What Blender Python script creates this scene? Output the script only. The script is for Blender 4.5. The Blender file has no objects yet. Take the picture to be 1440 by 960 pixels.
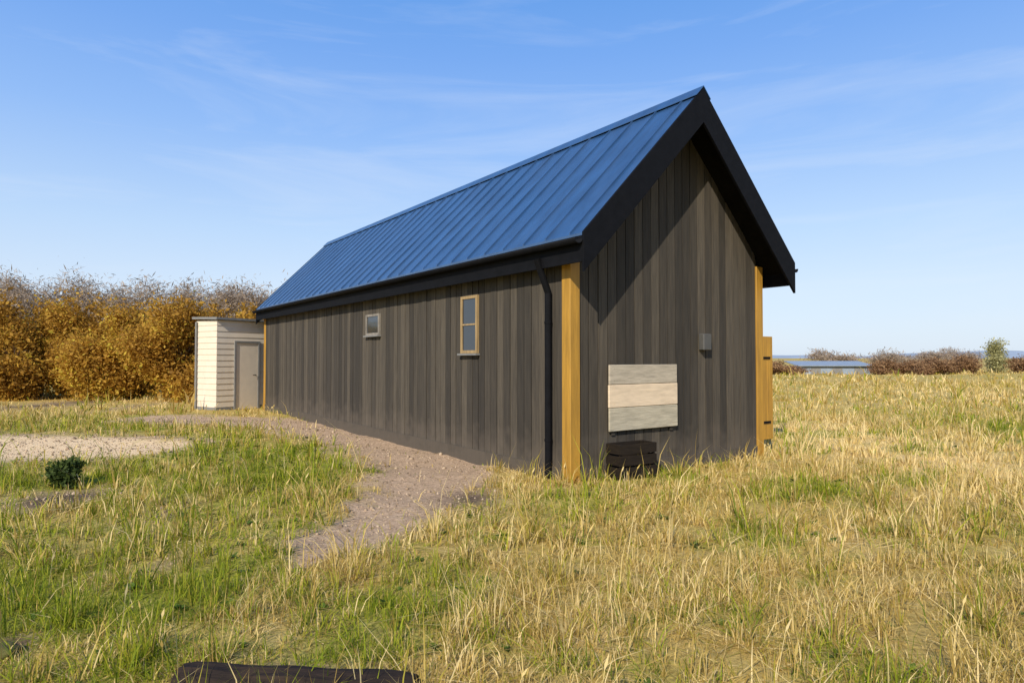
import bpy, bmesh, math, random
import numpy as np
from mathutils import Vector, Matrix, noise
R = math.radians
random.seed(7); rng = np.random.default_rng(7)
S = bpy.context.scene
COL = S.collection

# ---------------------------------------------------------------- camera
EYE = 1.55; F = 912.0; HZ = 503.0            # focal length and horizon in photo pixels (1440 wide)
cam_d = bpy.data.cameras.new('camera'); cam = bpy.data.objects.new('camera', cam_d); COL.objects.link(cam)
cam_d.lens = 36.0*F/1440.0; cam_d.sensor_width = 36.0; cam_d.clip_end = 6000; cam_d.clip_start = 0.05
cam.location = (0, 0, EYE)
cam.rotation_euler = (R(90)+math.atan((HZ-480)/F), 0, 0)
S.camera = cam

# ---------------------------------------------------------------- world and sun
SUN_AZ = (-0.35, -0.937)                        # horizontal direction towards the sun
SUN_EL = R(35)
w = bpy.data.worlds.new('World'); S.world = w; w.use_nodes = True
nt = w.node_tree; bg = nt.nodes['Background']
sky = nt.nodes.new('ShaderNodeTexSky'); sky.sky_type = 'NISHITA'; sky.sun_disc = False
sky.sun_elevation = SUN_EL; sky.sun_rotation = math.atan2(SUN_AZ[0], SUN_AZ[1])
sky.air_density = 1.0; sky.dust_density = 0.6; sky.ozone_density = 3.0
bg.inputs[1].default_value = 0.13
# clear sky paling to the horizon: the physical sky blended with an even elevation gradient, plus a few thin high streaks
tcw = nt.nodes.new('ShaderNodeTexCoord'); sep = nt.nodes.new('ShaderNodeSeparateXYZ'); nt.links.new(tcw.outputs['Generated'], sep.inputs[0])
wr = nt.nodes.new('ShaderNodeValToRGB'); cr = wr.color_ramp
stops = [(0.0,(0.70,0.81,0.96)),(0.10,(0.67,0.80,0.98)),(0.18,(0.54,0.73,1.0)),(0.315,(0.31,0.54,0.99)),(0.42,(0.20,0.43,0.94)),(0.5,(0.14,0.375,0.89)),(0.8,(0.06,0.20,0.60))]
while len(cr.elements) < len(stops): cr.elements.new(0.9)
for e, (p, c) in zip(cr.elements, stops): e.position = p; e.color = (*c, 1)
nt.links.new(sep.outputs[2], wr.inputs[0])
sc = nt.nodes.new('ShaderNodeVectorMath'); sc.operation = 'SCALE'; sc.inputs['Scale'].default_value = 0.84/0.13; nt.links.new(wr.outputs[0], sc.inputs[0])
wm = nt.nodes.new('ShaderNodeMapping'); wm.inputs['Scale'].default_value = (1.2, 1.2, 9); wm.inputs['Rotation'].default_value = (0.1, 0.12, 0.4)
nt.links.new(tcw.outputs['Generated'], wm.inputs[0])
wn = nt.nodes.new('ShaderNodeTexNoise'); wn.inputs['Scale'].default_value = 1.6; wn.inputs['Detail'].default_value = 7; wn.inputs['Roughness'].default_value = 0.6; wn.inputs['Distortion'].default_value = 0.6
nt.links.new(wm.outputs[0], wn.inputs['Vector'])
wcr = nt.nodes.new('ShaderNodeValToRGB'); wcr.color_ramp.elements[0].position = 0.50; wcr.color_ramp.elements[1].position = 0.80
wcr.color_ramp.elements[0].color = (0,0,0,1); wcr.color_ramp.elements[1].color = (0.30,0.30,0.30,1); nt.links.new(wn.outputs['Fac'], wcr.inputs[0])
mx1 = nt.nodes.new('ShaderNodeMix'); mx1.data_type = 'RGBA'; mx1.inputs[0].default_value = 0.85
nt.links.new(sky.outputs[0], mx1.inputs[6]); nt.links.new(sc.outputs[0], mx1.inputs[7])
mx2 = nt.nodes.new('ShaderNodeMix'); mx2.data_type = 'RGBA'; nt.links.new(wcr.outputs[0], mx2.inputs[0])
nt.links.new(mx1.outputs[2], mx2.inputs[6]); mx2.inputs[7].default_value = (5.4,5.8,6.4,1); nt.links.new(mx2.outputs[2], bg.inputs[0])
sd = bpy.data.lights.new('sun', 'SUN'); sun = bpy.data.objects.new('sun', sd); COL.objects.link(sun)
sd.energy = 4.2; sd.angle = R(0.53); sd.color = (1.0, 0.94, 0.84)
n = math.hypot(*SUN_AZ)
sdir = Vector((SUN_AZ[0]/n*math.cos(SUN_EL), SUN_AZ[1]/n*math.cos(SUN_EL), math.sin(SUN_EL)))
sun.rotation_euler = sdir.to_track_quat('Z', 'Y').to_euler(); sun.location = (-10, -20, 30)
S.view_settings.view_transform = 'Standard'; S.view_settings.look = 'None'
S.view_settings.exposure = 0.25; S.view_settings.gamma = 1.0

# ---------------------------------------------------------------- helpers
def tag(o, label=None, cat=None, group=None, kind=None):
    if label: o['label'] = label
    if cat: o['category'] = cat
    if group: o['group'] = group
    if kind: o['kind'] = kind
    return o
def empty(name, loc, rz=0):
    o = bpy.data.objects.new(name, None); COL.objects.link(o); o.location = loc; o.rotation_euler = (0, 0, rz)
    o.empty_display_size = 0.2
    return o
def link_mesh(name, me, mat, parent=None):
    o = bpy.data.objects.new(name, me); COL.objects.link(o)
    if mat: me.materials.append(mat)
    if parent: o.parent = parent
    return o
def obj(name, bm, mat, parent=None, smooth=False):
    me = bpy.data.meshes.new(name); bm.normal_update(); bm.to_mesh(me); bm.free()
    if smooth: me.shade_smooth()
    return link_mesh(name, me, mat, parent)
def hexa(bm, pts):
    """8 points: bottom 4 ccw, top 4 ccw"""
    v = [bm.verts.new(p) for p in pts]
    for f in ((3,2,1,0),(4,5,6,7),(0,1,5,4),(1,2,6,5),(2,3,7,6),(3,0,4,7)): bm.faces.new([v[i] for i in f])
def box(bm, x0, x1, y0, y1, z0, z1):
    hexa(bm, [(x0,y0,z0),(x1,y0,z0),(x1,y1,z0),(x0,y1,z0),(x0,y0,z1),(x1,y0,z1),(x1,y1,z1),(x0,y1,z1)])
def bevel(bm, w=0.006):
    bmesh.ops.bevel(bm, geom=bm.edges[:], offset=w, segments=1, affect='EDGES')
def raw_mesh(name, verts, quads=None, tris=None):
    me = bpy.data.meshes.new(name)
    nq = 0 if quads is None else len(quads); ntr = 0 if tris is None else len(tris)
    me.vertices.add(len(verts)); me.vertices.foreach_set('co', np.asarray(verts, np.float32).ravel())
    loops = np.concatenate([a.ravel() for a in ([quads] if nq else [])+([tris] if ntr else [])]).astype(np.int32)
    me.loops.add(len(loops)); me.loops.foreach_set('vertex_index', loops)
    me.polygons.add(nq+ntr)
    st = np.concatenate([np.arange(nq)*4, nq*4+np.arange(ntr)*3]).astype(np.int32)
    me.polygons.foreach_set('loop_start', st)
    me.update(calc_edges=True)
    return me
def ground_pt(x, y):
    d = EYE*F/(y-HZ); return ((x-720)/F*d, d)

def limb_mesh(bm, a, b_, ra, rb, seg=6):
    a = Vector(a); b_ = Vector(b_); d = (b_-a).normalized(); s = d.orthogonal().normalized(); q = d.cross(s)
    r1 = [bm.verts.new(a+ra*(math.cos(k*2*math.pi/seg)*s+math.sin(k*2*math.pi/seg)*q)) for k in range(seg)]
    r2 = [bm.verts.new(b_+rb*(math.cos(k*2*math.pi/seg)*s+math.sin(k*2*math.pi/seg)*q)) for k in range(seg)]
    for k in range(seg): bm.faces.new((r1[k], r1[(k+1)%seg], r2[(k+1)%seg], r2[k]))
def mat(name, col, rough=0.8, metal=0.0, noise_scale=None, var=0.25, bump=0.0, col2=None, stretch=(1,1,1), spec=0.5, detail=6):
    m = bpy.data.materials.new(name); m.use_nodes = True; t = m.node_tree; b = t.nodes['Principled BSDF']
    b.inputs['Base Color'].default_value = (*col, 1); b.inputs['Roughness'].default_value = rough
    b.inputs['Metallic'].default_value = metal; b.inputs['Specular IOR Level'].default_value = spec
    if noise_scale:
        tc = t.nodes.new('ShaderNodeTexCoord'); mp = t.nodes.new('ShaderNodeMapping'); mp.inputs['Scale'].default_value = stretch
        nz = t.nodes.new('ShaderNodeTexNoise'); nz.inputs['Scale'].default_value = noise_scale; nz.inputs['Detail'].default_value = detail
        nz.inputs['Roughness'].default_value = 0.65
        t.links.new(tc.outputs['Object'], mp.inputs[0]); t.links.new(mp.outputs[0], nz.inputs['Vector'])
        r = t.nodes.new('ShaderNodeValToRGB')
        c2 = col2 or tuple(c*(1+var) for c in col); c1 = tuple(c*(1-var) for c in col) if not col2 else col
        r.color_ramp.elements[0].position = 0.3; r.color_ramp.elements[1].position = 0.7
        r.color_ramp.elements[0].color = (*c1, 1); r.color_ramp.elements[1].color = (*c2, 1)
        t.links.new(nz.outputs['Fac'], r.inputs[0]); t.links.new(r.outputs[0], b.inputs['Base Color'])
        if bump:
            bp = t.nodes.new('ShaderNodeBump'); bp.inputs['Strength'].default_value = bump; bp.inputs['Distance'].default_value = 0.02
            t.links.new(nz.outputs['Fac'], bp.inputs['Height']); t.links.new(bp.outputs[0], b.inputs['Normal'])
    return m
def attr_mat(name, stops, rough=0.7, attr='tone', trans=0.0):
    m = bpy.data.materials.new(name); m.use_nodes = True; t = m.node_tree; b = t.nodes['Principled BSDF']
    a = t.nodes.new('ShaderNodeAttribute'); a.attribute_name = attr
    r = t.nodes.new('ShaderNodeValToRGB'); cr = r.color_ramp
    while len(cr.elements) < len(stops): cr.elements.new(0.5)
    for e, (p, c) in zip(cr.elements, stops): e.position = p; e.color = (*c, 1)
    t.links.new(a.outputs['Fac'], r.inputs[0]); t.links.new(r.outputs[0], b.inputs['Base Color'])
    b.inputs['Roughness'].default_value = rough; b.inputs['Specular IOR Level'].default_value = 0.25
    if trans:
        tr = t.nodes.new('ShaderNodeBsdfTranslucent'); mx = t.nodes.new('ShaderNodeMixShader'); mx.inputs[0].default_value = trans
        t.links.new(r.outputs[0], tr.inputs[0]); t.links.new(b.outputs[0], mx.inputs[1]); t.links.new(tr.outputs[0], mx.inputs[2])
        t.links.new(mx.outputs[0], t.nodes['Material Output'].inputs[0])
    return m

M = {
 'char': mat('charred_boards', (0.050,0.038,0.026), 0.9, noise_scale=3, stretch=(7,7,0.45), var=0.5, bump=0.6),
 'black': mat('black_trim', (0.004,0.004,0.005), 0.75, spec=0.15, noise_scale=8, var=0.4, bump=0.2),
 'soffit': mat('dark_soffit', (0.007,0.006,0.005), 0.9, spec=0.1, noise_scale=6, var=0.4, bump=0.3),
 'ochre': mat('ochre_timber', (0.40,0.205,0.022), 0.65, noise_scale=3, stretch=(5,5,0.5), var=0.28, bump=0.3),
 'cream': mat('cream_render', (0.70,0.59,0.44), 0.85, noise_scale=4, var=0.06, bump=0.2),
 'bluegrey': mat('grey_metal_sheet', (0.25,0.29,0.33), 0.5, noise_scale=3, var=0.15),
 'darkgrey': mat('dark_grey_metal', (0.075,0.07,0.06), 0.6, noise_scale=5, var=0.2),
 'crate': mat('dark_stained_wood', (0.018,0.012,0.007), 0.8, noise_scale=5, stretch=(1,1,6), var=0.4, bump=0.3, spec=0.2),
 'moss': mat('mossy_stone', (0.05,0.045,0.012), 0.95, noise_scale=8, var=0.5, bump=0.8, col2=(0.11,0.10,0.02)),
 'tan': mat('tan_timber', (0.33,0.22,0.095), 0.7, noise_scale=4, stretch=(5,5,0.6), var=0.3, bump=0.2),
 'grey': mat('grey_sheet', (0.20,0.19,0.17), 0.7, noise_scale=5, var=0.2),
 'glass': mat('window_glass', (0.03,0.035,0.04), 0.06, spec=0.8),
 'pale': mat('pale_board', (0.69,0.53,0.35), 0.7, noise_scale=4, stretch=(1,1,6), var=0.15, bump=0.2),
 'weathered': mat('weathered_plank', (0.42,0.36,0.25), 0.8, noise_scale=4, stretch=(1,1,7), var=0.28, bump=0.3),
 'weathered2': mat('weathered_plank_top', (0.42,0.35,0.25), 0.8, noise_scale=4, stretch=(1,1,7), var=0.25, bump=0.3),
 'stone': mat('stone', (0.22,0.19,0.15), 0.9, noise_scale=5, var=0.4, bump=0.7),
 'burnt': mat('burnt_wood', (0.006,0.005,0.005), 0.85, spec=0.2, noise_scale=7, stretch=(0.5,3,3), col2=(0.045,0.028,0.017), bump=1.0),
 'bark': mat('bark', (0.10,0.075,0.055), 0.9, noise_scale=6, stretch=(3,3,0.6), var=0.4, bump=0.6),
}
# metal roof: dark blue-grey coated steel that mirrors the sky
def roof_mat():
    m = mat('blue_grey_metal', (0.028,0.080,0.178), 0.28, metal=0.22, noise_scale=1.7, stretch=(1,2.2,1), var=0.22, bump=0.16, spec=0.9, detail=3)
    m.node_tree.nodes['Principled BSDF'].inputs['IOR'].default_value = 1.75
    t = m.node_tree; b = t.nodes['Principled BSDF']
    tc = t.nodes.new('ShaderNodeTexCoord'); mp = t.nodes.new('ShaderNodeMapping'); mp.inputs['Scale'].default_value = (0.6, 5, 0.6)
    nz = t.nodes.new('ShaderNodeTexNoise'); nz.inputs['Scale'].default_value = 1.5; nz.inputs['Detail'].default_value = 8
    t.links.new(tc.outputs['Object'], mp.inputs[0]); t.links.new(mp.outputs[0], nz.inputs['Vector'])
    mr = t.nodes.new('ShaderNodeMapRange'); mr.inputs[1].default_value = 0.3; mr.inputs[2].default_value = 0.75; mr.inputs[3].default_value = 0.24; mr.inputs[4].default_value = 0.48
    t.links.new(nz.outputs['Fac'], mr.inputs[0]); t.links.new(mr.outputs[0], b.inputs['Roughness'])
    return m
# charred cladding: every board has its own tone, and the foot of the wall carries dried mud
def char_mat():
    m = mat('charred_boards', (0.056,0.044,0.029), 0.9, noise_scale=3, stretch=(9,9,0.6), var=0.34, bump=0.5)
    t = m.node_tree; b = t.nodes['Principled BSDF']; src = b.inputs['Base Color'].links[0].from_socket
    ge = t.nodes.new('ShaderNodeNewGeometry'); mr = t.nodes.new('ShaderNodeMapRange'); mr.inputs[3].default_value = 0.55; mr.inputs[4].default_value = 1.5
    t.links.new(ge.outputs['Random Per Island'], mr.inputs[0])
    sc = t.nodes.new('ShaderNodeVectorMath'); sc.operation = 'SCALE'; t.links.new(src, sc.inputs[0]); t.links.new(mr.outputs[0], sc.inputs['Scale'])
    tc = t.nodes.new('ShaderNodeTexCoord'); sp = t.nodes.new('ShaderNodeSeparateXYZ'); t.links.new(tc.outputs['Object'], sp.inputs[0])
    nz = t.nodes.new('ShaderNodeTexNoise'); nz.inputs['Scale'].default_value = 5; nz.inputs['Detail'].default_value = 8; t.links.new(tc.outputs['Object'], nz.inputs['Vector'])
    ad = t.nodes.new('ShaderNodeMath'); ad.operation = 'MULTIPLY_ADD'; ad.inputs[1].default_value = -0.9; t.links.new(nz.outputs['Fac'], ad.inputs[0]); t.links.new(sp.outputs[2], ad.inputs[2])
    r2 = t.nodes.new('ShaderNodeMapRange'); r2.inputs[1].default_value = -0.35; r2.inputs[2].default_value = 0.12; r2.inputs[3].default_value = 0.5; r2.inputs[4].default_value = 0.0
    t.links.new(ad.outputs[0], r2.inputs[0])
    mx = t.nodes.new('ShaderNodeMix'); mx.data_type = 'RGBA'; t.links.new(r2.outputs[0], mx.inputs[0]); t.links.new(sc.outputs[0], mx.inputs[6]); mx.inputs[7].default_value = (0.13,0.10,0.07,1)
    t.links.new(mx.outputs[2], b.inputs['Base Color']); return m
M['char'] = char_mat()
M['roof'] = roof_mat()

# ---------------------------------------------------------------- terrain
def smooth(a, b, x):
    t = np.clip((x-a)/(b-a), 0, 1); return t*t*(3-2*t)
PATH = [ground_pt(*p) for p in ((230,588),(350,592),(450,598),(560,618),(610,648),(600,690),(540,722),(470,762),(425,790))]
PW   = [1.0,1.05,1.2,1.3,1.0,0.66,0.50,0.38,0.12]
SAND = [ground_pt(*p) for p in ((-420,628),(-160,628),(60,628),(165,629),(205,622))]; SW = [1.9,1.8,1.75,1.3,0.3]
def dist_poly(x, y, P, W):
    best = np.full(x.shape, -9.0)
    for i in range(len(P)-1):
        ax, ay = P[i]; bx, by = P[i+1]; dx, dy = bx-ax, by-ay
        t = np.clip(((x-ax)*dx+(y-ay)*dy)/(dx*dx+dy*dy), 0, 1)
        d = np.hypot(x-ax-t*dx, y-ay-t*dy); wdt = W[i]+(W[i+1]-W[i])*t
        best = np.maximum(best, 1-d/wdt)
    return best                                     # >0 inside
_ph = rng.uniform(0, 6.28, (8, 3)); _dr = rng.uniform(-1, 1, (24, 2))
def wob(x, y, s, k=0):                              # cheap smooth noise in about -1..1
    v = 0
    for j in range(4):
        d = _dr[(k*4+j) % 24]; f = s*(1+0.6*j)
        v = v+np.sin(f*(x*d[0]+y*d[1])*2+_ph[(k+j) % 8, 0]+1.3*np.sin(f*(x*d[1]-y*d[0])+_ph[(k+j) % 8, 1]))
    return v/4
def height(x, y):
    r = np.hypot(x, y)
    h = 0.025*wob(x, y, 1.3, 0)+0.012*wob(x, y, 4.1, 1)
    h = h+0.35*wob(x, y, 0.04, 2)*smooth(35, 90, r)
    bare = np.maximum(dist_poly(x, y, PATH, PW), dist_poly(x, y, SAND, SW))
    h = h-0.03*smooth(0, 0.5, bare)
    return h
def blob(x, y, L_):
    v = 0
    for (px, py, sx, sy, a) in L_:
        cx, cy = ground_pt(px, py); k = EYE*F/(HZ-py)**2
        v = v+a*np.exp(-((x-cx)/(sx*cy/F))**2-((y-cy)/(sy*abs(k)))**2)
    return np.clip(v, 0, 1)
def soil(x, y):        # patches of dark turned soil
    return blob(x, y, ((664,701,44,18,0.85),(85,700,55,17,1.1),(14,905,34,22,1.2),(225,725,20,16,0.5),(25,572,30,9,0.8),(118,566,24,9,0.9),(200,570,25,9,0.6),(230,790,22,14,0.5),(430,940,150,14,0.7)))
def bareness(x, y):
    b = np.maximum(dist_poly(x, y, PATH, PW), dist_poly(x, y, SAND, SW))
    return np.maximum(smooth(-0.42, 0.34, b+0.30*wob(x, y, 3.0, 3)+0.24*wob(x, y, 9.0, 4)+0.12*wob(x, y, 23.0, 2)), np.clip(soil(x, y)*1.2+0.3*wob(x, y, 8.0, 2)*soil(x, y), 0, 1))
def greenness(x, y):
    g = smooth(0.6, -1.5, x+0.22*y-0.25)*smooth(19, 10.5, y)*0.46          # lush patch left of the path
    g = g+0.6*smooth(0.1, 0.6, wob(x, y, 0.9, 5))*smooth(30, 14, y)+0.42*smooth(0.15, 0.75, wob(x, y, 2.6, 1))-0.3*smooth(0.1, 0.7, wob(x, y, 1.7, 3))*smooth(0.5,-1,x)
    for (px, py, sx, sy, a) in ((400,670,80,20,0.7),(300,635,90,12,0.4),(780,715,110,20,0.45),(690,758,35,16,0.4),(970,700,20,14,0.4),(1190,697,35,16,0.5),(1380,596,70,16,0.6),
                                (1030,865,50,18,0.6),(555,850,40,20,0.08),(350,790,60,22,0.4),(120,595,120,12,0.35),(1150,800,30,20,0.3),(1380,780,60,25,0.25),(700,600,10,5,0)):
        cx, cy = ground_pt(px, py); k = EYE*F/(HZ-py)**2
        g = g+a*np.exp(-((x-cx)/(sx*cy/F))**2-((y-cy)/(sy*abs(k)))**2)
    return np.clip(g, 0, 1)
def paleness(x, y):
    v = 0
    for (px, py, sx, sy, a) in ((1180,618,150,42,1.0),(1380,660,60,20,0.7),(1180,760,40,16,0.5),(840,890,45,25,0.5),(400,890,50,14,0.5),(1390,560,60,10,0.6)):
        cx, cy = ground_pt(px, py); k = EYE*F/(HZ-py)**2
        v = v+a*np.exp(-((x-cx)/(sx*cy/F))**2-((y-cy)/(sy*abs(k)))**2)
    return np.clip(v, 0, 1)
# near grid (fine) and far rings in one sheet: polar grid around the camera
rad = np.concatenate([np.linspace(0.4, 24, 300), np.geomspace(24.3, 3500, 90)])
ang = np.linspace(0, 2*np.pi, 721)[:-1]
RR, AA = np.meshgrid(rad, ang, indexing='ij'); gx = RR*np.cos(AA); gy = RR*np.sin(AA)
gz = height(gx, gy)
V = np.stack([gx, gy, gz], -1).reshape(-1, 3); nr, na = RR.shape
i = np.arange(nr-1)[:, None]*na; j = np.arange(na)[None, :]; j2 = (j+1) % na
Q = np.stack([i+j, i+na+j, i+na+j2, i+j2], -1).reshape(-1, 4)
V = np.vstack([V, [[0, 0, float(height(np.zeros(1), np.zeros(1))[0])]]]); c0 = len(V)-1
T = np.stack([np.full(na, c0), np.arange(na), (np.arange(na)+1) % na], -1)
gme = raw_mesh('ground', V, Q, T)
def set_attr(me, name, vals):
    a = me.attributes.new(name, 'FLOAT', 'POINT'); a.data.foreach_set('value', np.asarray(vals, np.float32))
set_attr(gme, 'bare', bareness(V[:,0], V[:,1])); set_attr(gme, 'sand', smooth(-0.1, 0.3, dist_poly(V[:,0], V[:,1], SAND, SW))); set_attr(gme, 'green', greenness(V[:,0], V[:,1]))
set_attr(gme, 'pale', paleness(V[:,0], V[:,1])); set_attr(gme, 'soil', soil(V[:,0], V[:,1]))
gme.shade_smooth()
gm = bpy.data.materials.new('field_ground'); gm.use_nodes = True; t = gm.node_tree; b = t.nodes['Principled BSDF']
def N(t, k, **kw):
    n_ = t.nodes.new(k)
    for a, v in kw.items(): setattr(n_, a, v)
    return n_
def ramp(t, a, b_, p0=0.3, p1=0.7):
    r = N(t, 'ShaderNodeValToRGB'); e = r.color_ramp.elements; e[0].position = p0; e[1].position = p1; e[0].color = (*a, 1); e[1].color = (*b_, 1); return r
def mixc(t, f, a, b_):
    m_ = N(t, 'ShaderNodeMix', data_type='RGBA'); t.links.new(f, m_.inputs[0]); t.links.new(a, m_.inputs[6]); t.links.new(b_, m_.inputs[7]); return m_.outputs[2]
tc = N(t, 'ShaderNodeTexCoord')
def nz(scale, det=8):
    k = N(t, 'ShaderNodeTexNoise'); k.inputs['Scale'].default_value = scale; k.inputs['Detail'].default_value = det; k.inputs['Roughness'].default_value = 0.7
    t.links.new(tc.outputs['Object'], k.inputs['Vector']); return k.outputs['Fac']
n1, n2, n3 = nz(1.1), nz(22, 10), nz(0.09)
dry = ramp(t, (0.40,0.26,0.065), (0.67,0.48,0.15)); t.links.new(n1, dry.inputs[0])
fine = ramp(t, (0.20,0.13,0.035), (0.60,0.44,0.14), 0.35, 0.62); t.links.new(n2, fine.inputs[0])
grn = ramp(t, (0.10,0.10,0.012), (0.46,0.42,0.07), 0.38, 0.60); t.links.new(n2, grn.inputs[0])
ear = ramp(t, (0.31,0.20,0.115), (0.62,0.43,0.27), 0.34, 0.64); t.links.new(n2, ear.inputs[0])
h1 = N(t, 'ShaderNodeMix', data_type='RGBA'); h1.inputs[0].default_value = 0.45; t.links.new(dry.outputs[0], h1.inputs[6]); t.links.new(fine.outputs[0], h1.inputs[7])
ag = N(t, 'ShaderNodeAttribute', attribute_name='green'); ab = N(t, 'ShaderNodeAttribute', attribute_name='bare')
far = ramp(t, (0.0,0.0,0.0), (0.45,0.45,0.45), 0.5, 0.68); t.links.new(n3, far.inputs[0])
apl = N(t, 'ShaderNodeAttribute', attribute_name='pale'); plc = ramp(t, (0.52,0.35,0.12), (0.85,0.60,0.26), 0.35, 0.62); t.links.new(n2, plc.inputs[0])
c = mixc(t, apl.outputs['Fac'], h1.outputs[2], plc.outputs[0])
c = mixc(t, ag.outputs['Fac'], c, grn.outputs[0])
c = mixc(t, far.outputs[0], c, grn.outputs[0])
asn = N(t, 'ShaderNodeAttribute', attribute_name='sand'); snd = ramp(t, (0.72,0.49,0.26), (0.92,0.68,0.40)); t.links.new(n2, snd.inputs[0])
ec = mixc(t, asn.outputs['Fac'], ear.outputs[0], snd.outputs[0])
aso = N(t, 'ShaderNodeAttribute', attribute_name='soil'); sol = ramp(t, (0.04,0.026,0.017), (0.17,0.11,0.07)); t.links.new(n2, sol.inputs[0])
ec = mixc(t, aso.outputs['Fac'], ec, sol.outputs[0])
c = mixc(t, ab.outputs['Fac'], c, ec); t.links.new(c, b.inputs['Base Color'])
b.inputs['Roughness'].default_value = 0.95; b.inputs['Specular IOR Level'].default_value = 0.15
bp = N(t, 'ShaderNodeBump'); bp.inputs['Strength'].default_value = 0.9; bp.inputs['Distance'].default_value = 0.03
t.links.new(n2, bp.inputs['Height']); t.links.new(bp.outputs[0], b.inputs['Normal'])
ground = link_mesh('ground', gme, gm); tag(ground, kind='structure')

# distant hills
def ridge(name, dist, a0, a1, hfun, m, depth=200):
    A = np.linspace(a0, a1, 220); vs = []
    for k, a in enumerate(A):
        h = hfun(a)
        for (dd, hh) in ((0, -3), (depth*0.25, h*0.75), (depth*0.5, h), (depth, -3)):
            rr = dist+dd; vs.append((rr*math.sin(a), rr*math.cos(a), hh))
    q = []
    for k in range(len(A)-1):
        for s in range(3): q.append((k*4+s, (k+1)*4+s, (k+1)*4+s+1, k*4+s+1))
    me = raw_mesh(name, np.array(vs), np.array(q)); me.shade_smooth()
    return tag(link_mesh(name, me, m), kind='structure')
hill_m = mat('far_hill', (0.30,0.35,0.40), 0.95, noise_scale=0.01, var=0.12)  # distance haze put into the hills' pale blue-grey base colour
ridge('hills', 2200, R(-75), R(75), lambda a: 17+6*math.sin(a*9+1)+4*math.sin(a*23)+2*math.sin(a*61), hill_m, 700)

# ---------------------------------------------------------------- the long timber house (local axes: x across the gable, y along the ridge, origin front left corner)
ux, uy = -0.580, 0.814
P0 = (0.73, 8.08); W = 3.95; L = 14.0
RZ = math.atan2(uy, ux)-math.pi/2
house = tag(empty('timber_house', (P0[0], P0[1], 0), RZ),
    'long dark timber house with steep blue-grey metal gable roof and ochre corner posts', 'house')
EAVE_T = 3.02; APEX = 5.24; SO = 0.22; FO = 0.50; BO = 0.3; TH = 0.13
half = W/2; slope = (APEX-EAVE_T)/(half+SO)
def roof_z(x): return APEX-abs(x-half)*slope           # top of the roof
def soff(x): return roof_z(x)-TH-0.05
def planks_long(x, y0, y1, z0, z1f, out, bw=0.165):
    bm = bmesh.new(); y = y0; 
    while y < y1-1e-3:
        e = min(y+bw-0.013, y1); dx = random.uniform(0, 0.012)
        a, b_ = (x+out*0.0, x+out*(0.022+dx)); box(bm, min(a,b_), max(a,b_), y, e, z0, z1f); y += bw
    box(bm, min(x-out*0.06, x-out*0.001), max(x-out*0.06, x-out*0.001), y0, y1, z0, z1f)   # backing
    return bm
zt = soff(0)-0.01
obj('side_wall', planks_long(0, 0.12, L-0.12, -0.05, zt, -1), M['char'], house)
obj('side_wall', planks_long(W, 0.12, L-0.12, -0.05, zt, 1), M['char'], house)
def planks_gable(y, out, openings=()):
    bm = bmesh.new(); x = 0.12; bw = 0.165
    while x < W-0.12-1e-3:
        e = min(x+bw-0.013, W-0.12); d = 0.022+random.uniform(0, 0.009)
        ya, yb = min(y, y+out*d), max(y, y+out*d)
        za, zb = soff(x)-0.01, soff(e)-0.01
        hexa(bm, [(x,ya,-0.05),(e,ya,-0.05),(e,yb,-0.05),(x,yb,-0.05),(x,ya,za),(e,ya,zb),(e,yb,zb),(x,yb,za)])
        if x < half < e: pass
        x += bw
    ya, yb = min(y-out*0.06, y-out*0.001), max(y-out*0.06, y-out*0.001)
    pr = [(0.06,-0.05),(W-0.06,-0.05),(W-0.06,soff(0.06)-0.02),(half,soff(half)-0.03),(0.06,soff(0.06)-0.02)]
    f = [bm.verts.new((p[0],ya,p[1])) for p in pr]; g = [bm.verts.new((p[0],yb,p[1])) for p in pr]
    bm.faces.new(f); bm.faces.new(g[::-1])
    for k in range(5): bm.faces.new((f[(k+1)%5], f[k], g[k], g[(k+1)%5]))
    return bm
obj('gable_wall', planks_gable(0, -1), M['char'], house)
obj('gable_wall', planks_gable(L, 1), M['char'], house)
for (x, y) in ((0,0),(W,0),(0,L),(W,L)):
    sx = -1 if x == 0 else 1; sy = -1 if y == 0 else 1
    bm = bmesh.new(); box(bm, min(x+sx*0.05,x-sx*0.115), max(x+sx*0.05,x-sx*0.115), min(y+sy*0.05,y-sy*0.115), max(y+sy*0.05,y-sy*0.115), -0.05, soff(x-sx*0.0)-0.06 if 1 else 0)
    bevel(bm, 0.008); obj('corner_post', bm, M['ochre'], house)
# roof slabs
def slab(sgn, z_off0, z_off1, xo, y0, y1):
    """sgn -1 = left slope; offsets below roof_z"""
    xe = half+sgn*xo; pts = []
    for zo in (z_off1, z_off0):
        for (x, y) in ((half, y0), (xe, y0), (xe, y1), (half, y1)): pts.append((x, y, roof_z(x)-zo))
    return pts
rf = bmesh.new()
for sgn in (-1, 1): hexa(rf, slab(sgn, 0, 0.03, half+SO, -FO, L+BO))
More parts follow.
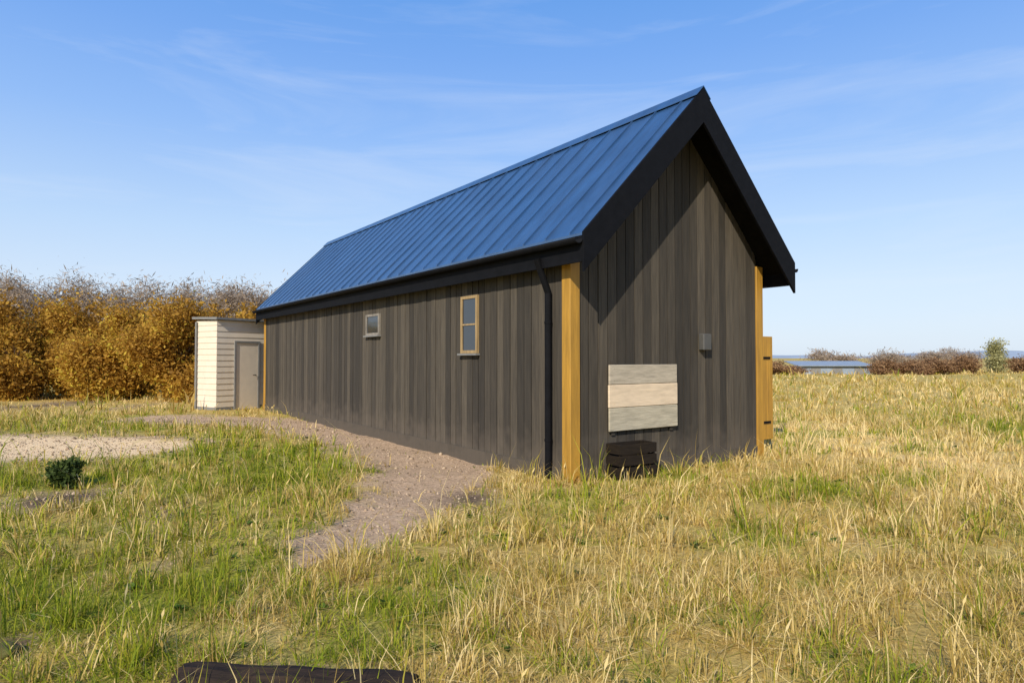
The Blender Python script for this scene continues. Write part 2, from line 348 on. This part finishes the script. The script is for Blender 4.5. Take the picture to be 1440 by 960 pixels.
# standing seams
y = -FO+0.25
while y < L+BO-0.05:
    for sgn in (-1, 1):
        xe = half+sgn*(half+SO); pts = []
        for zo in (0.002, -0.030):
            for (x, yy) in ((half, y), (xe, y), (xe, y+0.016), (half, y+0.016)): pts.append((x, yy, roof_z(x)-zo))
        hexa(rf, pts)
    y += 0.47
bmesh.ops.recalc_face_normals(rf, faces=rf.faces[:])
roof = obj('roof', rf, M['roof'], house)
so = bmesh.new()
for sgn in (-1, 1): hexa(so, slab(sgn, 0.034, TH+0.05, half+SO-0.035, -FO+0.035, L+BO-0.035))
bmesh.ops.recalc_face_normals(so, faces=so.faces[:]); obj('soffit', so, M['soffit'], roof)
for y0, y1 in ((-FO-0.004, -FO+0.032), (L+BO-0.032, L+BO+0.004)):
    for sgn in (-1, 1):
        bm = bmesh.new(); xe = half+sgn*(half+SO+0.002); pts = []
        for zo in (0.46, -0.012):
            for (x, yy) in ((half, y0), (xe, y0), (xe, y1), (half, y1)): pts.append((x, yy, roof_z(x)-zo))
        hexa(bm, pts); bmesh.ops.recalc_face_normals(bm, faces=bm.faces[:]); obj('barge_board', bm, M['black'], roof)
for sgn in (-1, 1):
    xe = half+sgn*(half+SO); bm = bmesh.new(); x0, x1 = sorted((xe-sgn*0.030, xe+sgn*0.001))
    box(bm, x0, x1, -FO+0.036, L+BO-0.036, EAVE_T-0.34, EAVE_T-0.032); obj('fascia', bm, M['black'], roof)
    # gutter: half round trough along the eave
    bm = bmesh.new(); r_ = 0.06; prof = [(xe+sgn*(0.065)+r_*math.cos(a), EAVE_T-0.07+r_*math.sin(a)) for a in np.linspace(math.pi, 2*math.pi, 9)]
    rows = [[bm.verts.new((p[0], yy, p[1])) for p in prof] for yy in (-FO+0.02, L+BO-0.02)]
    for k in range(8): bm.faces.new((rows[0][k], rows[0][k+1], rows[1][k+1], rows[1][k]))
    g_ = obj('gutter', bm, M['black'], roof, True); md = g_.modifiers.new('solid', 'SOLIDIFY'); md.thickness = 0.004
bm = bmesh.new()
for sgn in (-1, 1):
    pts = []
    for zo in (-0.034, -0.046):
        for (x, yy) in ((half, -FO-0.008), (half+sgn*0.15, -FO-0.008), (half+sgn*0.15, L+BO+0.008), (half, L+BO+0.008)): pts.append((x, yy, roof_z(x)-zo))
    hexa(bm, pts)
bmesh.ops.recalc_face_normals(bm, faces=bm.faces[:]); obj('ridge_cap', bm, M['roof'], roof)
# windows of the side wall (small, high)
def side_window(y, w_, z0, z1, fm, mull):
    x = -0.034; bm = bmesh.new(); t_ = 0.045
    for (a, b_, c_, d_) in ((y, y+w_, z0, z0+t_), (y, y+w_, z1-t_, z1), (y, y+t_, z0+t_, z1-t_), (y+w_-t_, y+w_, z0+t_, z1-t_)): box(bm, x-0.03, x+0.01, a, b_, c_, d_)
    if mull: box(bm, x-0.028, x+0.008, y+t_, y+w_-t_, (z0+z1)/2-0.012, (z0+z1)/2+0.012)
    wi = obj('window', bm, fm, house)
    bm = bmesh.new(); box(bm, x-0.07, x+0.006, y-0.03, y+w_+0.03, z0-0.032, z0-0.003); obj('sill', bm, M['grey'], wi)
    bm = bmesh.new(); box(bm, x-0.012, x-0.004, y+t_, y+w_-t_, z0+t_, z1-t_); obj('pane', bm, M['glass'], wi)
side_window(2.08, 0.48, 1.62, 2.50, M['tan'], True)
side_window(5.65, 0.65, 2.00, 2.42, M['stone'], False)
# downpipe beside the front corner post, with its bend up to the gutter
bm = bmesh.new(); dp = [(-0.085, 0.34, 0.05), (-0.085, 0.34, 2.38), (-SO-0.05, 0.34, 2.80)]
for a_, b_ in zip(dp[:-1], dp[1:]): limb_mesh(bm, a_, b_, 0.045, 0.045, 12)
for z_ in (0.5, 2.0): limb_mesh(bm, (-0.085, 0.34, z_-0.015), (-0.085, 0.34, z_+0.015), 0.052, 0.052, 12)
obj('downpipe', bm, M['black'], house, False)
# sole board along the foot of the walls
bm = bmesh.new(); box(bm, -0.050, -0.034, 0.13, L-0.13, -0.05, 0.17); obj('sole_board', bm, M['char'], house)
bm = bmesh.new(); box(bm, 0.13, W-0.13, -0.050, -0.034, -0.05, 0.17); obj('sole_board', bm, M['char'], house)
# tall shutter standing open from the right side wall
sh_r = bmesh.new()
for k in range(3): box(sh_r, W+0.055+k*0.150, W+0.200+k*0.150, 0.08, 0.112, 0.22, 1.90)
bevel(sh_r, 0.004); sh = obj('shutter', sh_r, M['ochre'], house)
for z_ in (0.5, 1.55):
    bm = bmesh.new(); box(bm, W+0.052, W+0.42, 0.066, 0.078, z_-0.018, z_+0.018); obj('hinge_strap', bm, M['black'], sh)
bm = bmesh.new(); box(bm, 2.42, 2.60, -0.13, -0.034, 1.66, 1.90); bevel(bm, 0.012); obj('wall_lamp', bm, M['darkgrey'], house)
# ---------------------------------------------------------------- pale panel on the front gable
def front_x(px):   # photo column on the gable plane -> local x
    k = (px-720)/F; return (k*P0[1]-P0[0])/(0.814-k*0.58)
pa, pb = front_x(850), front_x(946)
panel = tag(empty('planked_board', (P0[0]+0.814*pa, P0[1]+0.58*pa, 0), RZ), 'pale wide board of three planks mounted low on the dark front gable wall', 'board')
wd = pb-pa
for z0, z1, mm in ((0.60,0.90,'weathered'),(0.905,1.20,'pale'),(1.205,1.46,'weathered2')):
    bm = bmesh.new(); box(bm, random.uniform(0,.012), wd-random.uniform(0,.012), -0.085, -0.055, z0, z1); bevel(bm, 0.006)
    for xx in (0.09, wd-0.09):
        for zz in (z0+0.05, z1-0.05): limb_mesh(bm, (xx, -0.088, zz), (xx, -0.084, zz), 0.007, 0.007, 8)
    o = obj('plank', bm, M[mm], panel)
    if mm == 'pale': o['label'] = 'cleaner bright middle plank'
for xx in (0.07, wd-0.13):
    bm = bmesh.new(); box(bm, xx, xx+0.06, -0.0545, -0.035, 0.55, 1.50); obj('batten', bm, M['char'], panel)
crate = tag(empty('crate', (P0[0]+0.814*(pa-0.06)-0.58*-0.34, P0[1]+0.58*(pa-0.06)-0.814*0.34, 0.03), RZ-0.06), 'dark brown slatted crate standing in the grass under the pale planked board', 'crate')
for z0, z1 in ((0.02,0.14),(0.165,0.285),(0.31,0.43)):
    bm = bmesh.new(); cw, cd_ = 0.62, 0.27
    for (a,b_,c_,d_) in ((0,cw,0,0.015),(0,cw,cd_-0.015,cd_),(0,0.015,0.016,cd_-0.016),(cw-0.015,cw,0.016,cd_-0.016)): box(bm,a,b_,c_,d_,z0,z1)
    obj('slat', bm, M['crate'], crate)
bm = bmesh.new()
for a in (0.017, cw-0.047):
    for c_ in (0.017, cd_-0.047): box(bm, a, a+0.03, c_, c_+0.03, 0, 0.43)
box(bm, 0.017, cw-0.017, 0.048, cd_-0.048, 0.02, 0.03)
obj('frame', bm, M['crate'], crate)

# ---------------------------------------------------------------- cream outbuilding behind on the left
ax_, ay_ = (305-720)/F*19.0, 19.0
shed = tag(empty('outbuilding', (ax_, ay_, 0), math.atan2(0.85, 0.53)), 'small cream boarded outbuilding beyond the far end of the long house', 'outbuilding')
# local x runs back along the right face, local y runs to the left
bm = bmesh.new(); box(bm, 0, 2.9, 0, 1.0, -0.1, 2.66); z = 0.10
while z < 2.60:
    zt_ = min(z+0.172, 2.655)
    hexa(bm, [(-0.026,-0.026,z),(2.92,-0.026,z),(2.92,-0.001,z),(-0.026,-0.001,z),(-0.012,-0.012,zt_),(2.92,-0.012,zt_),(2.92,-0.001,zt_),(-0.012,-0.001,zt_)])
    hexa(bm, [(-0.026,0.0,z),(-0.001,0.0,z),(-0.001,1.0,z),(-0.026,1.0,z),(-0.012,0.0,zt_),(-0.001,0.0,zt_),(-0.001,1.0,zt_),(-0.012,1.0,zt_)]); z += 0.172
obj('wall', bm, M['cream'], shed)
bm = bmesh.new(); limb_mesh(bm, (-0.065,0.93,0.05), (-0.065,0.93,2.62), 0.032, 0.032, 10); obj('downpipe', bm, M['grey'], shed)
bm = bmesh.new(); hexa(bm, [(-0.10,-0.12,2.67),(3.05,-0.12,2.67),(3.05,1.10,2.71),(-0.10,1.10,2.71),(-0.10,-0.12,2.74),(3.05,-0.12,2.74),(3.05,1.10,2.78),(-0.10,1.10,2.78)]); obj('roof', bm, M['grey'], shed)
bm = bmesh.new()
box(bm, 0.55, 0.61, -0.06, -0.002, -0.02, 2.06); box(bm, 1.37, 1.43, -0.06, -0.002, -0.02, 2.06); box(bm, 0.61, 1.37, -0.06, -0.002, 2.0, 2.06)
dr = obj('door', bm, M['grey'], shed)
bm = bmesh.new(); box(bm, 0.615, 1.365, -0.034, -0.028, 0.0, 1.995); obj('leaf', bm, M['cream'], dr)
bm = bmesh.new(); limb_mesh(bm, (1.28,-0.034,1.02), (1.28,-0.08,1.02), 0.012, 0.012, 8); limb_mesh(bm, (1.28,-0.075,1.02), (1.18,-0.075,1.02), 0.010, 0.010, 8); obj('handle', bm, M['black'], dr)
bm = bmesh.new(); box(bm, -0.03, 2.92, -0.03, -0.001, -0.1, 0.097); box(bm, -0.03, -0.001, 0.0, 1.0, -0.1, 0.097); obj('plinth', bm, M['grey'], shed)

# ---------------------------------------------------------------- trees
leaf_autumn = attr_mat('autumn_leaves', [(0.0,(0.26,0.13,0.02)),(0.4,(0.47,0.25,0.035)),(0.75,(0.60,0.36,0.05)),(1.0,(0.66,0.52,0.06))], 0.7, trans=0.45)
leaf_green = attr_mat('green_leaves', [(0.0,(0.03,0.05,0.01)),(0.5,(0.07,0.10,0.018)),(1.0,(0.14,0.16,0.03))], 0.7, trans=0.25)
leaf_weed = attr_mat('weed_leaves', [(0.0,(0.05,0.09,0.01)),(0.5,(0.11,0.17,0.02)),(1.0,(0.22,0.27,0.04))], 0.6, trans=0.25)
def tree(name, x, y, h, spread, label, cat, group, leaf, nleaf=9000, low=0.12, lsize=0.09, bias=0.0, aspect=0.55):
    root = tag(empty(name, (x, y, float(height(np.array([x]), np.array([y]))[0])-0.05)), label, cat, group)
    bm = bmesh.new(); tips = []
    def grow(p, d, ln, r_, lv):
        q = p+d*ln; limb_mesh(bm, p, q, r_, r_*0.62)
        if lv >= 2: tips.append(q)
        if lv < 4:
            for k in range(3 if lv < 3 else 2):
                nd = (d+Vector((random.uniform(-1,1), random.uniform(-1,1), random.uniform(-0.25,0.6)))*(0.75 if lv else 0.8)).normalized()
                grow(q-d*ln*random.uniform(0,0.45), nd, ln*random.uniform(0.6,0.85), r_*0.55, lv+1)
    grow(Vector((0,0,0)), Vector((random.uniform(-.08,.08), random.uniform(-.08,.08), 1)).normalized(), h*0.30, h*0.028, 0)
    tp = np.array([tuple(v) for v in tips])
    # fit tips to the wanted envelope
    tp[:,0] *= spread/(np.abs(tp[:,0]).max()+1e-3); tp[:,1] *= spread/(np.abs(tp[:,1]).max()+1e-3); 
    zs = tp[:,2]; tp[:,2] = low*h+(zs-zs.min())/(zs.max()-zs.min()+1e-6)*(h*(0.93-low))
    obj('trunk', bm, M['bark'], root, True)
    n_ = nleaf; c_ = tp[rng.integers(0, len(tp), n_)]+rng.normal(0, 1, (n_,3))*np.array([spread*.2, spread*.2, h*.075])
    c_[:,2] = np.maximum(c_[:,2], 0.05)
    a = rng.normal(0,1,(n_,3)); a /= np.linalg.norm(a,axis=1)[:,None]; b2 = np.cross(a, rng.normal(0,1,(n_,3))); b2 /= np.linalg.norm(b2,axis=1)[:,None]
    s_ = (lsize*np.clip(rng.lognormal(-0.1,0.4,n_),0.35,1.9))[:,None]
    Vv = np.stack([c_-a*s_, c_+b2*s_*aspect, c_+a*s_, c_-b2*s_*aspect], 1).reshape(-1,3)
    me = raw_mesh('crown', Vv, np.arange(n_*4).reshape(-1,4))
    base = np.clip(0.45+bias+0.22*rng.normal(0,1,n_)+0.15*np.sin(c_[:,0]*2+c_[:,2]*3), 0, 1); set_attr(me, 'tone', np.repeat(base, 4))
    link_mesh('crown', me, leaf, root); return root
leaf_hedge = attr_mat('hedge_leaves', [(0.0,(0.16,0.085,0.04)),(0.5,(0.34,0.19,0.09)),(1.0,(0.48,0.30,0.14))], 0.75, trans=0.35)
leaf_olive = attr_mat('olive_leaves', [(0.0,(0.20,0.18,0.06)),(0.5,(0.34,0.31,0.12)),(1.0,(0.48,0.44,0.20))], 0.7, trans=0.3)
leaf_bare = attr_mat('bare_twigs', [(0.0,(0.17,0.125,0.09)),(0.5,(0.32,0.24,0.17)),(1.0,(0.46,0.36,0.26))], 0.8, trans=0.2)
TL = ['yellowish bush at the far left end of the autumn hedge row','rusty bush second from the left end of the autumn hedge row','golden brown bush third from the left in the autumn hedge row','dark russet bush fourth from the left in the autumn hedge row',
      'golden bush fifth from the left in the autumn hedge row','russet bush fourth from the right in the autumn hedge row','brown bush third from the right in the autumn hedge row','reddish bush behind the left side of the cream outbuilding','brown bush behind the cream outbuilding next to the house roof']
for k in range(9):
    px = -40+49*k; d = 24.5+random.uniform(-1,1.6); x = (px-720)/F*d
    tree('autumn_bush', x, d, 1.55+(503-random.uniform(420,446))/F*d, random.uniform(1.1,1.5), TL[k], 'bush', 'autumn bushes in the hedge row at the left', leaf_autumn, 34000, 0.0, 0.055, (0.35,-.05,.12,.0,.14,-.02,.04,-.05,0)[k])
ordn = ['first','second','third','fourth','fifth','sixth','seventh','eighth','ninth','tenth','eleventh','twelfth']
for k in range(12):
    px = -50+39*k; d = 50+random.uniform(-4,5); x = (px-720)/F*d
    top = (388,398,400,390,386,399,402,400,396,401,403,402)[k]
    tree('bare_tree', x, d, 1.55+(503-top)/F*d, random.uniform(2.6,3.3), 'pale bare tree, %s from the left of those rising behind the autumn hedge' % ordn[k], 'tree', 'bare trees behind the autumn hedge', leaf_bare, 21000, 0.05, 0.17, 0.12, 0.13)
BL = ['brown hedge bush just right of the house corner','rusty hedge bush right beside the grey field shelter','brown hedge bush second right of the grey field shelter','brown hedge bush third right of the grey field shelter','rusty hedge bush fourth right of the grey field shelter','brown hedge bush left of the tall olive one','taller pale olive bush in the distant hedge at the right edge','brown hedge bush at the right edge of the photo','brown hedge bush beyond the right edge bush']
for k, px in enumerate((1100, 1238, 1266, 1296, 1326, 1360, 1408, 1440, 1476)):
    d = 60+random.uniform(-3,3); x = (px-720)/F*d; hh = 3.2 if k == 6 else random.uniform(1.2,1.65)
    tree('hedge_bush', x, d, hh, 1.25 if k == 6 else 1.45, BL[k], 'bush', 'distant hedge bushes right of the house', leaf_olive if k == 6 else leaf_hedge, 7000, 0.02, 0.07, 0.25 if k == 6 else -0.05)
# far bare trees on the skyline to the right
for k, px in enumerate((1168, 1255, 1300, 1350)):
    d = 120+8*k; x = (px-720)/F*d
    tree('far_tree', x, d, (3.3,3.5,3.2,3.9)[k], 4.2, ('faint bare tree on the skyline above the grey field shelter','faint bare tree on the skyline right of the grey field shelter','faint bare tree in the middle of the right skyline','faint bare tree on the skyline left of the tall olive bush')[k], 'tree', 'far bare trees on the right skyline', leaf_bare, 4000, 0.05, 0.3, 0.1, 0.14)
fs = tag(empty('field_shelter', ((1122-720)/F*62, 62, 0), R(-4)), 'low grey metal field shelter on the horizon right of the house', 'shelter')
bm = bmesh.new(); box(bm, 0, 6.8, 0, 3.0, -0.1, 0.75); obj('wall', bm, M['bluegrey'], fs)
bm = bmesh.new(); hexa(bm, [(-0.2,-0.3,0.76),(7.0,-0.3,0.76),(7.0,3.3,1.16),(-0.2,3.3,1.16),(-0.2,-0.3,0.84),(7.0,-0.3,0.84),(7.0,3.3,1.24),(-0.2,3.3,1.24)]); obj('roof', bm, M['bluegrey'], fs)
for xx in (1.2, 3.2, 5.2):
    bm = bmesh.new(); box(bm, xx, xx+0.9, -0.02, -0.002, 0, 0.62); obj('opening', bm, M['grey'], fs)

# ---------------------------------------------------------------- charred log at the bottom edge
lx, ly = ground_pt(425, 968)
log = tag(empty('charred_log', (lx, ly-0.05, 0.03), R(-5)), 'dark burnt log lying in the grass at the bottom edge', 'log')
bm = bmesh.new(); seg = 24; rows = []
for k in range(19):
    xx = -0.55+k*1.1/18; rr = 0.105*(1+0.04*math.sin(k*0.9))*(0.93 if k in (0,18) else 1)
    rows.append([bm.verts.new((xx, rr*math.cos(a)*(1+0.12*noise.noise(Vector((xx*5, math.cos(a)*2, math.sin(a)*2)))), rr*math.sin(a)*(1+0.14*noise.noise(Vector((xx*3, math.cos(a)*5, math.sin(a)*5)))))) for a in [q*2*math.pi/seg for q in range(seg)]])
for k in range(18):
    for q in range(seg): bm.faces.new((rows[k][q], rows[k+1][q], rows[k+1][(q+1)%seg], rows[k][(q+1)%seg]))
bm.faces.new(rows[0]); bm.faces.new(rows[-1][::-1])
obj('trunk_wood', bm, M['burnt'], log, False)
def rock(px, py, r_, sq, m, label):
    x, y = ground_pt(px, py); bm = bmesh.new(); bmesh.ops.create_icosphere(bm, subdivisions=4, radius=1)
    for v in bm.verts:
        n_ = v.co.normalized(); d = 1+0.35*noise.noise(n_*1.3+Vector((px, 0, 0)))+0.12*noise.noise(n_*4+Vector((0, px, 0)))+0.04*noise.noise(n_*11)
        v.co = Vector((n_.x*r_*d, n_.y*r_*0.8*d, n_.z*r_*sq*d))
    o = obj('stone', bm, m, None, True); o.location = (x, y, float(height(np.array([x]), np.array([y]))[0])+r_*sq*0.35); tag(o, label, 'stone', None)
rock(14, 912, 0.085, 0.6, M['moss'], 'dark mossy stone at the lower left edge of the photo')
# small dark green shrub at left
gx_, gy_ = ground_pt(82, 683)
tree('shrub', gx_, gy_, 0.36, 0.19, 'small dark green shrub in the grass at the left edge', 'shrub', None, leaf_green, 5000, 0.02, 0.026, -0.25)

# ---------------------------------------------------------------- grass
def inside_house(x, y, m=0.06):
    dx, dy = x-P0[0], y-P0[1]; lx_ = dx*0.814+dy*0.58; ly_ = -dx*0.58+dy*0.814
    return (lx_ > -m) & (lx_ < W+m) & (ly_ > -m) & (ly_ < L+m)
def blades(d0, d1, dens, hgt, wid, flat=False):
    hw = 0.95
    mg = 2.2 if d1 <= 18 else 0.0                          # the meadow goes on past both sides of the frame
    n_ = int(dens*(hw*(d1*d1-d0*d0)+2*mg*(d1-d0)))
    def spread_y(c_):
        q_ = rng.uniform(d0, d1, c_*4+50); q_ = q_[rng.uniform(0, 1, len(q_)) < (hw*q_+mg)/(hw*d1+mg)]; return q_[:c_] if len(q_) >= c_ else np.resize(q_, c_)
    y = spread_y(n_); x = rng.uniform(-1, 1, n_)*(hw*y+mg)
    # most blades stand in tufts
    nt_ = max(1, n_//28); ty = spread_y(nt_); tx = rng.uniform(-1, 1, nt_)*(hw*ty+mg); th_ = rng.gamma(3, 0.36, nt_)+0.25; ttone = rng.normal(0, 0.16, nt_)
    pick = rng.integers(0, nt_, n_); intuft = rng.uniform(0,1,n_) < 0.62; rr_ = np.abs(rng.normal(0, 1, n_))*0.05*(wid/0.006)**0.5; ra_ = rng.uniform(0, 6.283, n_)
    x = np.where(intuft, tx[pick]+rr_*np.cos(ra_), x); y = np.where(intuft, ty[pick]+rr_*np.sin(ra_), y)
    hk = np.where(intuft, th_[pick], 0.62); tk = np.where(intuft, ttone[pick], 0)
    out_a = np.where(intuft, ra_, rng.uniform(0, 6.283, n_))
    br = bareness(x, y); g = greenness(x, y)
    clump = np.clip(0.55+0.35*wob(x, y, 1.6, 1)+0.45*wob(x, y, 5.0, 2)+0.3*wob(x, y, 13.0, 3), 0.06, 1.1)
    keep = (rng.uniform(0,1,n_) > br*0.97) & (rng.uniform(0,1,n_) < clump) & ~inside_house(x, y)
    x, y, br, g, clump, hk, tk, out_a = (q_[keep] for q_ in (x, y, br, g, clump, hk, tk, out_a)); n_ = len(x)
    h = hgt*hk*rng.gamma(5, 0.2, n_)*(0.45+0.8*clump)*(1-0.5*br); w_ = wid*rng.uniform(0.6,1.4,n_)
    th = rng.uniform(0,2*np.pi,n_); lean = rng.gamma(2,0.35,n_)*h*0.75; ph = out_a+rng.normal(0,0.7,n_)
    if flat: lean = h*rng.uniform(0.8,1.6,n_); h = h*rng.uniform(0.05,0.30,n_)
    z = height(x, y)-(0.004 if flat else 0.01); dxy = np.stack([np.cos(ph),np.sin(ph)],-1)*lean[:,None]; sd_ = np.stack([np.cos(th),np.sin(th)],-1)*w_[:,None]*0.5
    bx = np.stack([x,y],-1)
    P = np.zeros((n_,5,3)); 
    P[:,0,:2] = bx-sd_; P[:,1,:2] = bx+sd_; P[:,0,2] = P[:,1,2] = z
    mid = bx+dxy*0.35; P[:,2,:2] = mid+sd_*0.75; P[:,3,:2] = mid-sd_*0.75; P[:,2,2] = P[:,3,2] = z+h*0.6
    P[:,4,:2] = bx+dxy; P[:,4,2] = z+h*0.95
    isg = rng.uniform(0,1,n_) < np.clip(g*1.15, 0.03, 0.92)
    tone = np.where(isg, np.clip(rng.uniform(0.0,0.44,n_)+0.5*tk, 0, 0.45), np.clip(rng.uniform(0.52,1.0,n_)+tk+0.28*paleness(x, y), 0.47, 1))
    return P, tone
sets = [blades(2.2,5,3600,0.085,0.006), blades(5,9,1500,0.095,0.009), blades(9,18,420,0.11,0.015), blades(18,40,70,0.13,0.035), blades(40,75,10,0.16,0.08),
        blades(2.2,5,4200,0.10,0.0065,True), blades(5,10,1000,0.11,0.011,True), blades(10,17,220,0.13,0.02,True)]
P = np.concatenate([s[0] for s in sets]); tone = np.concatenate([s[1] for s in sets]); n_ = len(P)
base = (np.arange(n_)*5)[:,None]
gme2 = raw_mesh('grass', P.reshape(-1,3), base+np.array([[0,1,2,3]]), base+np.array([[3,2,4]]))
set_attr(gme2, 'tone', np.repeat(tone, 5))
grass_m = attr_mat('grass_blades', [(0.0,(0.11,0.16,0.008)),(0.22,(0.26,0.30,0.015)),(0.42,(0.42,0.40,0.03)),(0.53,(0.33,0.21,0.045)),(0.8,(0.63,0.45,0.13)),(1.0,(0.86,0.66,0.30))], 0.75, trans=0.3)
tag(link_mesh('grass', gme2, grass_m), 'dry yellow meadow grass with green patches', 'grass', kind='stuff')

# loose stones and crumbs of earth on the bare ground
def ico():
    bm = bmesh.new(); bmesh.ops.create_icosphere(bm, subdivisions=1, radius=1); v = np.array([tuple(q.co) for q in bm.verts]); f = np.array([[q.index for q in k.verts] for k in bm.faces]); bm.free(); return v, f
iv, fi = ico(); N0 = 60000; yy = np.sqrt(rng.uniform(3.5**2, 17**2, N0)); xx = rng.uniform(-1.1, 0.25, N0)*yy; bb = bareness(xx, yy)
kp = (bb > 0.12) & (rng.uniform(0,1,N0) < bb*0.5+0.15) & ~inside_house(xx, yy, 0.1); xx, yy = xx[kp], yy[kp]; m_ = len(xx)
rs = 0.0055*rng.lognormal(0, 0.55, m_)*(1+yy*0.03)
G = iv[None]*(rs[:,None,None]*rng.uniform(0.6,1.3,(m_,1,3)))*rng.uniform(0.75,1.2,(m_,len(iv),1)); G[:,:,0] += xx[:,None]; G[:,:,1] += yy[:,None]; G[:,:,2] += (height(xx,yy)+rs*0.15)[:,None]
sme = raw_mesh('gravel', G.reshape(-1,3), None, (fi[None]+(np.arange(m_)*len(iv))[:,None,None]).reshape(-1,3))
set_attr(sme, 'tone', np.repeat(rng.uniform(0,1,m_), len(iv)))
tag(link_mesh('gravel', sme, attr_mat('loose_stone', [(0,(0.13,0.09,0.055)),(0.5,(0.34,0.24,0.15)),(1,(0.50,0.37,0.24))], 0.9)), 'loose gravel scattered on the bare earth path', 'gravel', kind='stuff')
# tall seed stalks with heads
n_ = 4200; y = np.sqrt(rng.uniform(2.8**2, 20**2, n_)); x = rng.uniform(-0.95,0.95,n_)*y
kp = (bareness(x,y) < 0.2) & ~inside_house(x,y,0.12) & (wob(x,y,1.1,3) > -0.15); x, y = x[kp], y[kp]; n_ = len(x)
h = rng.uniform(0.14,0.32,n_); a = rng.uniform(0,6.283,n_); ln = h*rng.uniform(0.05,0.45,n_); wv = 0.0016*(1+y*0.10); z = height(x,y)-0.01
d2 = np.stack([np.cos(a),np.sin(a)],-1); ss = np.stack([-np.sin(a+0.8),np.cos(a+0.8)],-1)
P = np.zeros((n_,8,3)); b0 = np.stack([x,y],-1)
for k,(f,wm_) in enumerate(((0,1),(0.78,0.7),(0.86,3.6),(1.0,0.6))):
    c_ = b0+d2*(ln*f*f)[:,None]; P[:,2*k,:2] = c_-ss*(wv*wm_)[:,None]; P[:,2*k+1,:2] = c_+ss*(wv*wm_)[:,None]; P[:,2*k,2] = P[:,2*k+1,2] = z+h*f
bs = (np.arange(n_)*8)[:,None]
me = raw_mesh('seed_stalks', P.reshape(-1,3), np.concatenate([bs+np.array([[0,1,3,2]]), bs+np.array([[2,3,5,4]]), bs+np.array([[4,5,7,6]])]))
set_attr(me, 'tone', np.repeat(rng.uniform(0.6,1,n_), 8)); tag(link_mesh('seed_stalks', me, grass_m), 'thin dry seed stalks standing above the meadow grass', 'grass', kind='stuff')
# broad leaved weeds
C = []; TN = []; q_ = 0
n_ = 1500; y = np.sqrt(rng.uniform(2.8**2, 13**2, n_)); x = rng.uniform(-0.9,0.9,n_)*y; gg = greenness(x,y)
kp = (bareness(x,y) < 0.5) & ~inside_house(x,y,0.15) & (rng.uniform(0,1,n_) < gg*0.8+0.06); x, y = x[kp], y[kp]
for k in range(len(x)):
    z = float(height(x[k:k+1], y[k:k+1])[0]); sz = rng.uniform(0.035,0.085); t0 = rng.uniform(0.1,0.5)
    for l in range(rng.integers(5,9)):
        a = rng.uniform(0,6.283); el = rng.uniform(0.25,1.0); d = np.array([math.cos(a)*math.cos(el), math.sin(a)*math.cos(el), math.sin(el)]); s2 = np.array([-math.sin(a), math.cos(a), 0])*0.26
        o_ = np.array([x[k],y[k],z]); tip = d*1.0; tip[2] -= 0.25
        C += [o_, o_+sz*(d*0.45+s2), o_+sz*tip, o_+sz*(d*0.45-s2)]; TN += [t0+rng.uniform(-.1,.1)]*4
me = raw_mesh('weeds', np.array(C), np.arange(len(C)).reshape(-1,4)); set_attr(me, 'tone', TN)
tag(link_mesh('weeds', me, leaf_weed), 'small broad leaved weeds among the grass', 'weeds', kind='stuff')
